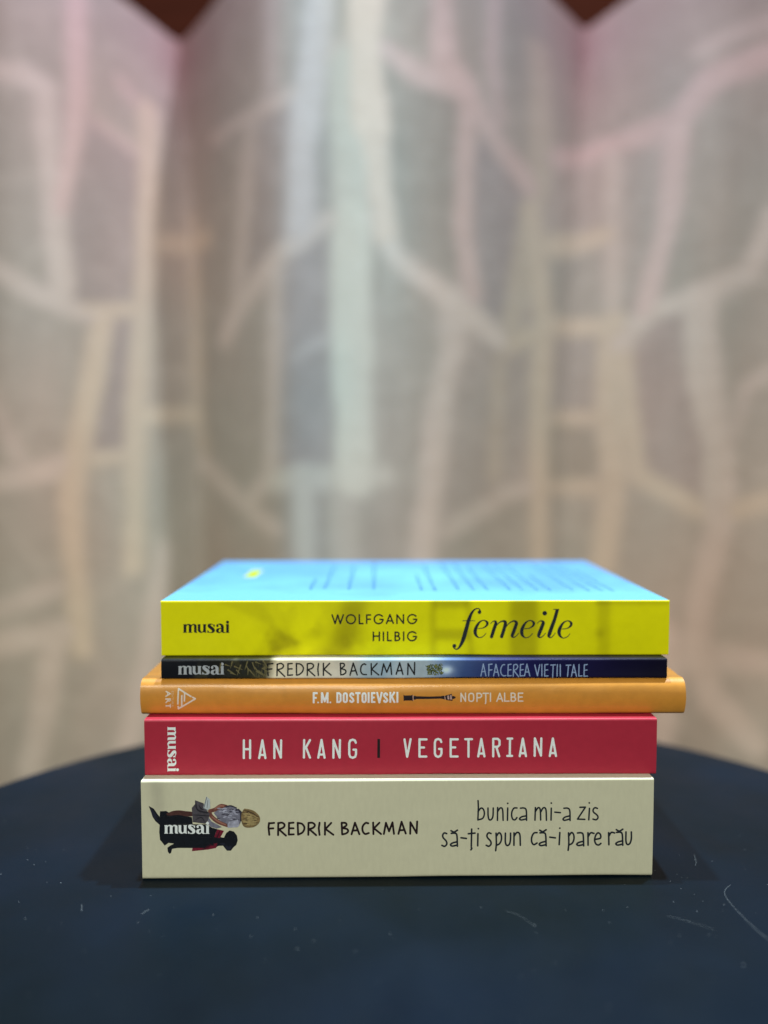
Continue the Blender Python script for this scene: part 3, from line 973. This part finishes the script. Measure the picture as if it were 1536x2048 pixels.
tiny = {'E': [[(1, 0), (0, 0), (0, 1), (1, 1)], [(0, .5), (.8, .5)]], 'D': [[(0, 0), (0, 1), (.6, 1), (1, .7), (1, .3), (.6, 0), (0, 0)]], 'I': [[(.2, 0), (.2, 1)]],
        'T': [[(0, 1), (1, 1)], [(.5, 1), (.5, 0)]], 'U': [[(0, 1), (0, .25), (.3, 0), (.7, 0), (1, .25), (1, 1)]], 'R': [[(0, 0), (0, 1), (.8, 1), (1, .75), (.8, .5), (0, .5)], [(.5, .5), (1, 0)]],
        'A': [[(0, 0), (.5, 1), (1, 0)], [(.2, .35), (.8, .35)]]}
for ch, y0, wd in (('E', 332, 40), ('D', 400, 48), ('I', 475, 20), ('T', 512, 52), ('U', 588, 50), ('R', 668, 48), ('A', 748, 58)):
    for p in tiny[ch]:
        k.line([(362 + q[1] * 56, y0 + 12 + q[0] * wd) for q in p], 4.2)
bk.ink('publisher_lettering', [k], [ink_mat('faded_cream_ink', (0.72, 0.48, 0.26))], step=0.3)
zo = bk.z1

# --- navy book with a printed night-and-snow picture along the spine
STOPS_X = [300, 385, 430, 500, 535, 552, 690, 730, 770, 800, 850, 890, 930, 990, 1060, 1200, 1340]
STOPS_C = [(10, 13, 20), (12, 15, 22), (22, 24, 22), (34, 34, 24), (70, 66, 46), (196, 187, 162), (188, 184, 172), (150, 166, 176), (132, 154, 170), (154, 168, 178), (146, 162, 174),
           (92, 116, 156), (54, 74, 122), (33, 41, 92), (19, 21, 66), (14, 12, 44), (9, 8, 25)]
SL = np.array([lin(*c) for c in STOPS_C])


def night_print(X, Y, V):
    xj = X + 0.25 * (Y - 1338)
    c = np.stack([np.interp(xj, STOPS_X, SL[:, i]) for i in range(3)], 1)
    P = np.stack([V[:, 0], V[:, 2] + V[:, 1] * 0.3], 1)
    n1, n2 = fbm(P, 120, 3, 3.0), fbm(P, 60, 3, 9.0)
    leaf = soft_quad(X, Y, 395, 545, 1200, 1500, 14)[:, None]
    c = c * (1 + (0.45 * n1[:, None]) * leaf) * (1 + 0.18 * n2[:, None])
    c = c + leaf * np.clip(n1[:, None] - 0.25, 0, 1) * np.array([0.09, 0.085, 0.035])
    star = np.exp(-(((X - 893) / 11) ** 2 + ((Y - 1340) / 7) ** 2))[:, None]
    c = c + star * np.array([0.42, 0.50, 0.52])
    snow = soft_quad(X, Y, 545, 905, 1346, 1375, 4)[:, None]
    c = c + snow * np.array([0.06, 0.06, 0.065]) * (0.6 + n2[:, None])
    return np.clip(c * 1.42, 0.002, 0.9)


navy_m = material('night_print_cover', attr=True, rough=0.42, spec=0.2, grain=0.06, grain_scale=500, bump=0.08)
bk = Book('navy_book', 'thin book with a spine fading from forest and snow to navy night', 323, 1334, (1358, 1356.5), (1319.5, 1317), zo, 0.130, r_edge=0.0008)
bk.build(navy_m, navy_m, nu=620, spine_print=night_print, cover_print=night_print)
k = Ink(520, 1310, 4.6545)
for p in ([(72, 85), (68, 120), (76, 192)], [(68, 85), (120, 80)], [(72, 133), (110, 130)], [(160, 85), (158, 192)], [(165, 138), (230, 200)], [(260, 85), (258, 190)], [(260, 82), (300, 80)],
          [(260, 132), (298, 130)], [(258, 190), (302, 186)], [(338, 80), (340, 188)], [(440, 82), (440, 190)], [(445, 138), (510, 195)], [(545, 80), (538, 130), (543, 190)],
          [(590, 78), (590, 190)], [(648, 78), (595, 135), (662, 188)], [(748, 78), (752, 185)], [(838, 188), (868, 75), (905, 185)], [(850, 150), (892, 146)], [(1035, 80), (1037, 182)],
          [(1090, 78), (1040, 132), (1105, 185)], [(1130, 185), (1150, 82), (1180, 160), (1215, 72), (1225, 180)], [(1268, 178), (1300, 72), (1330, 180)], [(1280, 148), (1322, 143)],
          [(1375, 182), (1378, 78), (1437, 180), (1440, 70)]):
    k.line(p, 6.0)
for p in ([(158, 88), (195, 79), (218, 98), (205, 124), (165, 138)], [(338, 82), (375, 86), (402, 116), (395, 155), (365, 182), (340, 188)], [(440, 84), (475, 79), (498, 96), (485, 124), (445, 138)],
          [(748, 78), (778, 80), (785, 100), (755, 128)], [(755, 128), (793, 140), (798, 164), (775, 181), (752, 185)], [(985, 88), (965, 83), (942, 106), (938, 150), (955, 178), (990, 182)]):
    k.line(p, 6.0, smooth=True)
bk.ink('author_lettering', [k], [black_ink])
k = Ink(830, 1310, 4.267)
E_ = [[(795, 80), (792, 178)], [(795, 82), (820, 78)], [(793, 128), (818, 125)], [(792, 178), (822, 176)]]
for dx, dy in ((0, 0), (105, 0), (314, 2), (650, 3)):
    for p in E_:
        k.line(p, 3.6, dx=dx, dy=dy)
for p in ([(562, 178), (582, 75), (605, 178)], [(570, 140), (598, 140)], [(630, 80), (628, 178)], [(628, 80), (657, 76)], [(628, 128), (655, 125)], [(670, 178), (690, 78), (715, 178)], [(678, 145), (708, 145)],
          [(842, 85), (838, 182)], [(842, 130), (885, 186)], [(935, 178), (955, 78), (980, 178)], [(942, 145), (972, 145)], [(1022, 85), (1045, 178), (1065, 82)], [(1083, 80), (1083, 178)],
          [(1158, 86), (1198, 84)], [(1180, 85), (1175, 180)], [(1176, 188), (1171, 197)], [(1215, 82), (1212, 180)], [(1240, 82), (1240, 180)], [(1290, 88), (1330, 86)], [(1310, 88), (1302, 182)],
          [(1335, 182), (1355, 82), (1378, 182)], [(1343, 148), (1372, 148)], [(1400, 82), (1398, 180), (1426, 178)]):
    k.line(p, 3.6)
for p in ([(765, 82), (746, 86), (731, 120), (735, 158), (755, 177), (776, 175)], [(842, 85), (865, 80), (876, 97), (865, 120), (842, 130)]):
    k.line(p, 3.6, smooth=True)
bk.ink('title_lettering', [k], [pale_blue_ink], step=0.45)
bk.ink('publisher_lettering', [musai_at(356, 448.3, 1348.8, 1331.9)], [grey_ink])
dark, olive, fir, fir_l = Ink(), Ink(), Ink(), Ink()
rr = random.Random(11)
for i in range(110):
    x, y = rr.uniform(440, 530), rr.uniform(1321, 1355)
    ln, an = rr.uniform(8, 22), rr.uniform(0.2, 1.9)
    x2, y2 = x + ln * math.cos(an), y + ln * math.sin(an)
    if not (1321 < y2 < 1356 and x2 < 541):
        continue
    (dark if rr.random() < 0.72 else olive).line([(x, y, 1.5), (x2, y2, 0.4)])
for x, y, x2, y2 in ((498, 1321, 503, 1327), (505, 1322, 508, 1329), (485, 1322, 492, 1328), (522, 1322, 524, 1327), (488, 1338, 497, 1347), (490, 1333, 497, 1339), (486, 1343, 493, 1352)):
    dark.line([(x, y, 1.1), (x2, y2, 0.5)])
for i in range(130):
    x, y = rr.uniform(854, 885), rr.uniform(1329, 1349)
    g = (fir if i % 3 else fir_l)
    g.line([(x, y, 1.2), (x + rr.uniform(-4, 4), y + rr.uniform(-4, 3), 0.4)])
bk.ink('branch_picture', [dark, olive], [ink_mat('needle_black', (0.014, 0.016, 0.013)), ink_mat('needle_olive', (0.15, 0.13, 0.055))], eps=0.00003)
bk.ink('tree_picture', [fir, fir_l], [ink_mat('fir_green', (0.055, 0.075, 0.022)), ink_mat('fir_light', (0.16, 0.18, 0.06))], eps=0.00003)
zn = bk.z1

# --- yellow book on top, pale blue cover up
def yellow_print(X, Y, V):
    c = np.tile(np.array([0.82, 0.79, 0.0015]), (len(X), 1))
    P = np.stack([V[:, 0], V[:, 2]], 1)
    n = fbm(P, 55, 4, 2.0)
    q = lambda *a: soft_quad(X, Y, *a)
    a = 0.55 * q(690, 740, 1190, 1320, 8, -0.35) + 0.5 * q(1019, 1076, 1195, 1320, 4) + 0.35 * q(860, 872, 1195, 1320, 3) + 0.35 * q(930, 942, 1195, 1320, 3, 0.06)
    a += 0.4 * q(868, 935, 1195, 1216, 3) + 0.45 * q(870, 940, 1258, 1280, 3) + 0.3 * q(1195, 1220, 1195, 1320, 3) + 0.25 * q(1190, 1340, 1195, 1210, 2) + 0.25 * q(1190, 1206, 1258, 1274, 3)
    tri = lambda p0, p1, p2, w_: np.prod([1 / (1 + np.exp(-np.clip(((b[0] - a_[0]) * (Y - a_[1]) - (b[1] - a_[1]) * (X - a_[0])) / math.hypot(b[0] - a_[0], b[1] - a_[1]) / w_, -40, 40))) for a_, b in ((p0, p1), (p1, p2), (p2, p0))], axis=0)
    a += 0.5 * tri((541, 1250), (604, 1286), (500, 1322), 2.5) * np.clip(0.75 + 0.5 * n, 0.2, 1)
    a += 0.22 * tri((430, 1200), (520, 1200), (560, 1260), 3) + 0.2 * tri((600, 1322), (640, 1288), (700, 1322), 3)
    blot = 0.4 * np.exp(-(((X - 545) / 38) ** 2 + ((Y - 1283) / 22) ** 2)) + 0.7 * np.exp(-(((X - 625) / 18) ** 2 + ((Y - 1258) / 18) ** 2)) + 0.6 * q(535, 650, 1195, 1235, 12) + 0.5 * q(510, 600, 1262, 1320, 8) + 0.5 * q(680, 780, 1270, 1320, 9)
    a += np.clip(blot, 0, 1) * np.clip(0.42 + 0.75 * n, 0, 0.9)
    a += 0.12 * np.clip(n, -1, 1) * q(480, 1340, 1195, 1320, 20)
    a = np.clip(a * 1.35, -0.1, 0.92)[:, None]
    return np.clip(c * (1 - a) + np.array([0.36, 0.32, 0.002]) * a, 0, 1)


def sky_print(X, Y, V):
    P = V[:, :2]
    n = fbm(P, 22, 4, 5.0)
    t = np.clip(0.5 + 0.9 * n + (0.05 - V[:, 1]) * 7, 0, 1)[:, None]
    return np.array([0.10, 0.31, 0.60]) * (1 - t) + np.array([0.14, 0.43, 0.60]) * t


yellow_m = material('yellow_print_spine', attr=True, rough=0.5, spec=0.15, grain=0.025, grain_scale=300, bump=0.08)
yellow_plain = material('yellow_cover', (0.82, 0.79, 0.0015), rough=0.45, spec=0.35)
sky_m = material('sky_print_cover', attr=True, rough=0.45, spec=0.35, grain=0.03, grain_scale=300)
bk = Book('yellow_book', 'yellow spined book with a pale blue cover, topmost of the stack', 323, 1337, (1312, 1310), (1202, 1201), zn, 0.130, r_edge=0.0006)
d_back = bk.px_top(800, 1123)[1]
print('yellow depth from photo', d_back)
bk.D = float(d_back)
bk.build(yellow_m, yellow_plain, back_m=sky_m, nu=520, spine_print=yellow_print, cover_print=sky_print)
bk.ink('publisher_lettering', [musai(Ink(350, 1225, 11.815))], [black_ink])
k = Ink(650, 1215, 7.68)
G_ = [(882, 133), (852, 114), (822, 110), (787, 121), (763, 149), (757, 180), (765, 212), (790, 238), (825, 246), (861, 235), (884, 208), (893, 184)]
ell = [(398 + 69 * math.cos(t), 178 + 67 * math.sin(t)) for t in np.linspace(0, 2 * math.pi, 13)]
k.line(ell, 10.2, smooth=True)
for dx, dy in ((0, 0), (515, 0), (513, 264)):
    k.line(G_, 10.2, smooth=True, dx=dx, dy=dy)
    k.line([(897, 182), (834, 182)], 10.2, butt=True, dx=dx, dy=dy)
for p in ([(105, 103), (155, 245), (195, 112), (235, 245), (285, 103)], [(527, 101), (527, 245), (592, 245)], [(640, 101), (640, 252)], [(640, 113), (709, 113)], [(640, 178), (706, 178)],
          [(941, 252), (997, 108), (1052, 252)], [(962, 205), (1030, 205)], [(1105, 252), (1105, 112), (1205, 243), (1205, 101)], [(743, 367), (743, 517)], [(835, 367), (835, 517)], [(743, 438), (835, 438)],
          [(897, 367), (897, 517)], [(962, 367), (962, 507), (1027, 507)], [(1078, 368), (1078, 517)], [(1208, 367), (1208, 517)]):
    k.line(p, 10.2, butt=True)
for p in ([(1078, 378), (1108, 378), (1130, 389), (1138, 408), (1128, 429), (1105, 438), (1078, 438)], [(1105, 438), (1135, 450), (1148, 474), (1138, 497), (1110, 507), (1078, 507)]):
    k.line(p, 9.5)
bk.ink('author_lettering', [k], [black_ink])
k = Ink(890, 1200, 5.689)
V_ = lambda p, dx=0, dy=0: k.line(p, smooth=True, dx=dx, dy=dy)
V_([(402, 128, 8), (390, 104, 6), (368, 97, 5), (335, 110, 8), (300, 155, 14), (270, 230, 19), (245, 320, 21), (220, 410, 22), (195, 480, 19), (165, 535, 12), (135, 560, 6), (108, 551, 6), (94, 530, 8)])
k.dot(392, 139, 20), k.dot(107, 522, 21), k.line([(203, 236), (342, 237)], 3)
e_ = [(378, 326, 3.5), (430, 319, 4.5), (470, 294, 10), (482, 262, 14), (462, 238, 8), (430, 233, 5), (390, 256, 10), (356, 310, 17), (343, 360, 19), (354, 402, 14), (385, 427, 5), (420, 422, 4), (445, 405, 3.4), (466, 378, 3)]
V_(e_), V_(e_, 530, 3), V_(e_, 955, 5)
V_([(520, 270, 3), (545, 245, 4), (572, 243, 10), (578, 270, 17), (555, 340, 18), (530, 418, 18)])
V_([(575, 310, 3.5), (615, 260, 5), (658, 241, 9), (688, 256, 17), (676, 320, 18), (645, 418, 18)])
V_([(690, 315, 3.5), (730, 266, 5), (780, 240, 8), (813, 257, 16), (806, 295, 18), (775, 380, 18), (764, 410, 15), (782, 426, 6), (810, 412, 4), (840, 378, 3)])
k.box(511, 414, 549, 427), k.box(627, 414, 664, 427)
k.dot(1135, 151, 25)
V_([(1050, 270, 3), (1075, 244, 4), (1105, 241, 9), (1119, 260, 17), (1105, 302, 19), (1074, 380, 19), (1066, 412, 14), (1086, 428, 6), (1115, 412, 4), (1145, 378, 3)])
k.poly([(1228, 103), (1301, 101), (1262, 240), (1222, 240), (1258, 113), (1228, 110)])
V_([(1244, 232, 19), (1215, 310, 20), (1190, 382, 20), (1181, 412, 14), (1200, 428, 6), (1226, 414, 4), (1255, 375, 3)])
bk.ink('title_lettering', [k], [blue_black])

# the blurb on the pale blue cover: thin lines of small print running away from the spine, and a yellow mark
blurb = Ink().via(lambda p: (p[0], p[1]), 1.0)
rr = random.Random(5)
for xp, y0, ln in [(620, 1179, .030), (649, 1177, .085), (697, 1179, .075), (747, 1179, .090), (843, 1180, .045), (870, 1181, .085), (917, 1180, .09), (947, 1180, .088), (975, 1180, .07),
                   (1020, 1180, .09), (1046, 1181, .088), (1075, 1181, .09), (1101, 1181, .05), (1146, 1181, .09), (1178, 1182, .088), (1204, 1182, .09), (1226, 1182, .06)]:
    p = bk.px_top(xp, y0)
    u, wv = p[0], p[1]
    end = min(wv + ln, bk.D - 0.012)
    while wv < end:
        n = rr.randint(2, 8)
        pts = []
        for q in range(n * 2):
            pts.append((u + (0.00085 if q % 2 else -0.00065) + rr.uniform(-.0003, .0003), wv))
            wv += 0.00062
        blurb.line(pts, 0.00017)
        wv += 0.0011
top_z = lambda eps: (lambda pts: np.stack([pts[:, 0], pts[:, 1], np.full(len(pts), bk.T + eps)], 1))
v, f = blurb.mesh(0.00016, top_z(0.00004))
mesh_obj('blurb_lettering', v, f, ink_mat('slate_ink', (0.07, 0.23, 0.43)), bk.root)
a, b_ = bk.px_top(486, 1155), bk.px_top(510, 1140)
mark = Ink().via(lambda p: (p[0], p[1]), 1.0).poly([(a[0], a[1]), (a[0] + 0.0062, a[1]), (a[0] + 0.0062, b_[1]), (a[0], b_[1])])
v, f = mark.mesh(0.0004, top_z(0.00005))
mesh_obj('cover_mark', v, f, ink_mat('yellow_ink', (0.40, 0.48, 0.01)), bk.root)

# ------------------------------------------------------------------ dust and lint on the table
V, F_ = [], []
rr = random.Random(21)


def flake(x, y, s):
    z = 0.00012
    a0 = rr.uniform(0, 6.28)
    n = rr.randint(4, 6)
    base = len(V)
    for k_ in range(n):
        t = a0 + 6.283 * k_ / n
        V.append((x + s * rr.uniform(.5, 1.2) * math.cos(t), y + s * rr.uniform(.5, 1.2) * math.sin(t), z))
    V.append((x, y, z + s * 0.5))
    for k_ in range(n):
        F_.append((base + k_, base + (k_ + 1) % n, base + n))


def fibre(pts, r):
    P = catmull([(*p, 0) for p in pts], 6)
    base = len(V)
    for i, p in enumerate(P):
        d = np.array(P[min(i + 1, len(P) - 1)]) - np.array(P[max(i - 1, 0)])
        nrm = np.array([-d[1], d[0], 0]) / max(np.hypot(d[0], d[1]), 1e-9)
        for sg, h in ((-1, 0), (0, 1.3), (1, 0)):
            q = np.array(p) + nrm * sg * r
            V.append((q[0], q[1], 0.00008 + h * r))
    for i in range(len(P) - 1):
        for c_ in (0, 1):
            F_.append((base + i * 3 + c_, base + i * 3 + c_ + 1, base + i * 3 + c_ + 4, base + i * 3 + c_ + 3))


specks = [(55, 1720, 1.0), (68, 1730, 1.2), (92, 1724, .8), (122, 1766, 1.4), (94, 1765, .7), (2, 1749, 1.2), (38, 1804, .9), (222, 1793, .8), (50, 1838, 1.2), (98, 1861, .8), (426, 1830, .9),
          (515, 1836, 1.0), (300, 1862, .7), (502, 1873, 1.0), (590, 1858, .8), (595, 1898, 1.4), (627, 1883, 1.1), (710, 1903, 1.0), (679, 1841, .8), (10, 1642, 1.0), (128, 1700, .8),
          (780, 1868, 1.0), (1206, 1821, .8), (1219, 1846, 1.0), (1072, 1868, .8), (1359, 1711, 1.0), (1389, 1721, .8), (1341, 1763, .9), (1362, 1778, 1.1), (1389, 1790, .8), (1424, 1723, 1.3),
          (1448, 1810, 1.2), (1394, 1823, 1.1), (1354, 1749, .7), (1375, 1756, .8), (1363, 1756, .7), (1347, 1804, .9), (1406, 1803, .8), (1359, 1872, 1.0), (1378, 1843, .8), (1418, 1870, .9),
          (1432, 1875, .8), (1487, 1931, 1.5), (1255, 1815, .8), (1249, 1770, .6), (500, 1790, .5), (960, 1990, .9), (1340, 1887, .7), (1310, 1742, .8), (1535, 1770, 1.0), (1490, 1700, .8), (1443, 1640, .7)]
for x, y, s in specks:
    p = at_height(x, y, 0)
    flake(p[0], p[1], 0.00019 * s)
for _ in range(150):
    p = at_height(rr.uniform(-200, 1736), rr.choice((rr.uniform(1600, 1760), rr.uniform(1750, 2040))), 0)
    if -0.14 < p[0] < 0.14 and p[1] > 0.295:
        continue
    flake(p[0], p[1], 0.00020 * rr.uniform(0.3, 0.8))
g = lambda *pp: [tuple(at_height(x, y, 0)[:2]) for x, y in pp]
fibre(g((1461, 1770), (1451, 1779), (1450, 1790), (1462, 1808), (1490, 1838), (1520, 1866), (1545, 1884)), 0.000045)
fibre(g((283, 1829), (290, 1824), (298, 1819)), 0.00005)
fibre(g((163, 1823), (164, 1815), (163, 1810)), 0.00006)
fibre(g((1388, 1710), (1392, 1722), (1391, 1732)), 0.00006)
fibre(g((1012, 1822), (1040, 1832), (1066, 1850)), 0.00002)
fibre(g((1068, 1850), (1071, 1853)), 0.0001)
fibre(g((1335, 1832), (1380, 1844), (1430, 1860)), 0.00002)
dust_m = material('dust_grey', (0.26, 0.29, 0.31), rough=0.9, spec=0.1)
o = mesh_obj('dust', V, F_, dust_m)
o['kind'] = 'stuff'
o['label'] = 'pale specks of dust and lint lying on the black table'
o['category'] = 'dust'
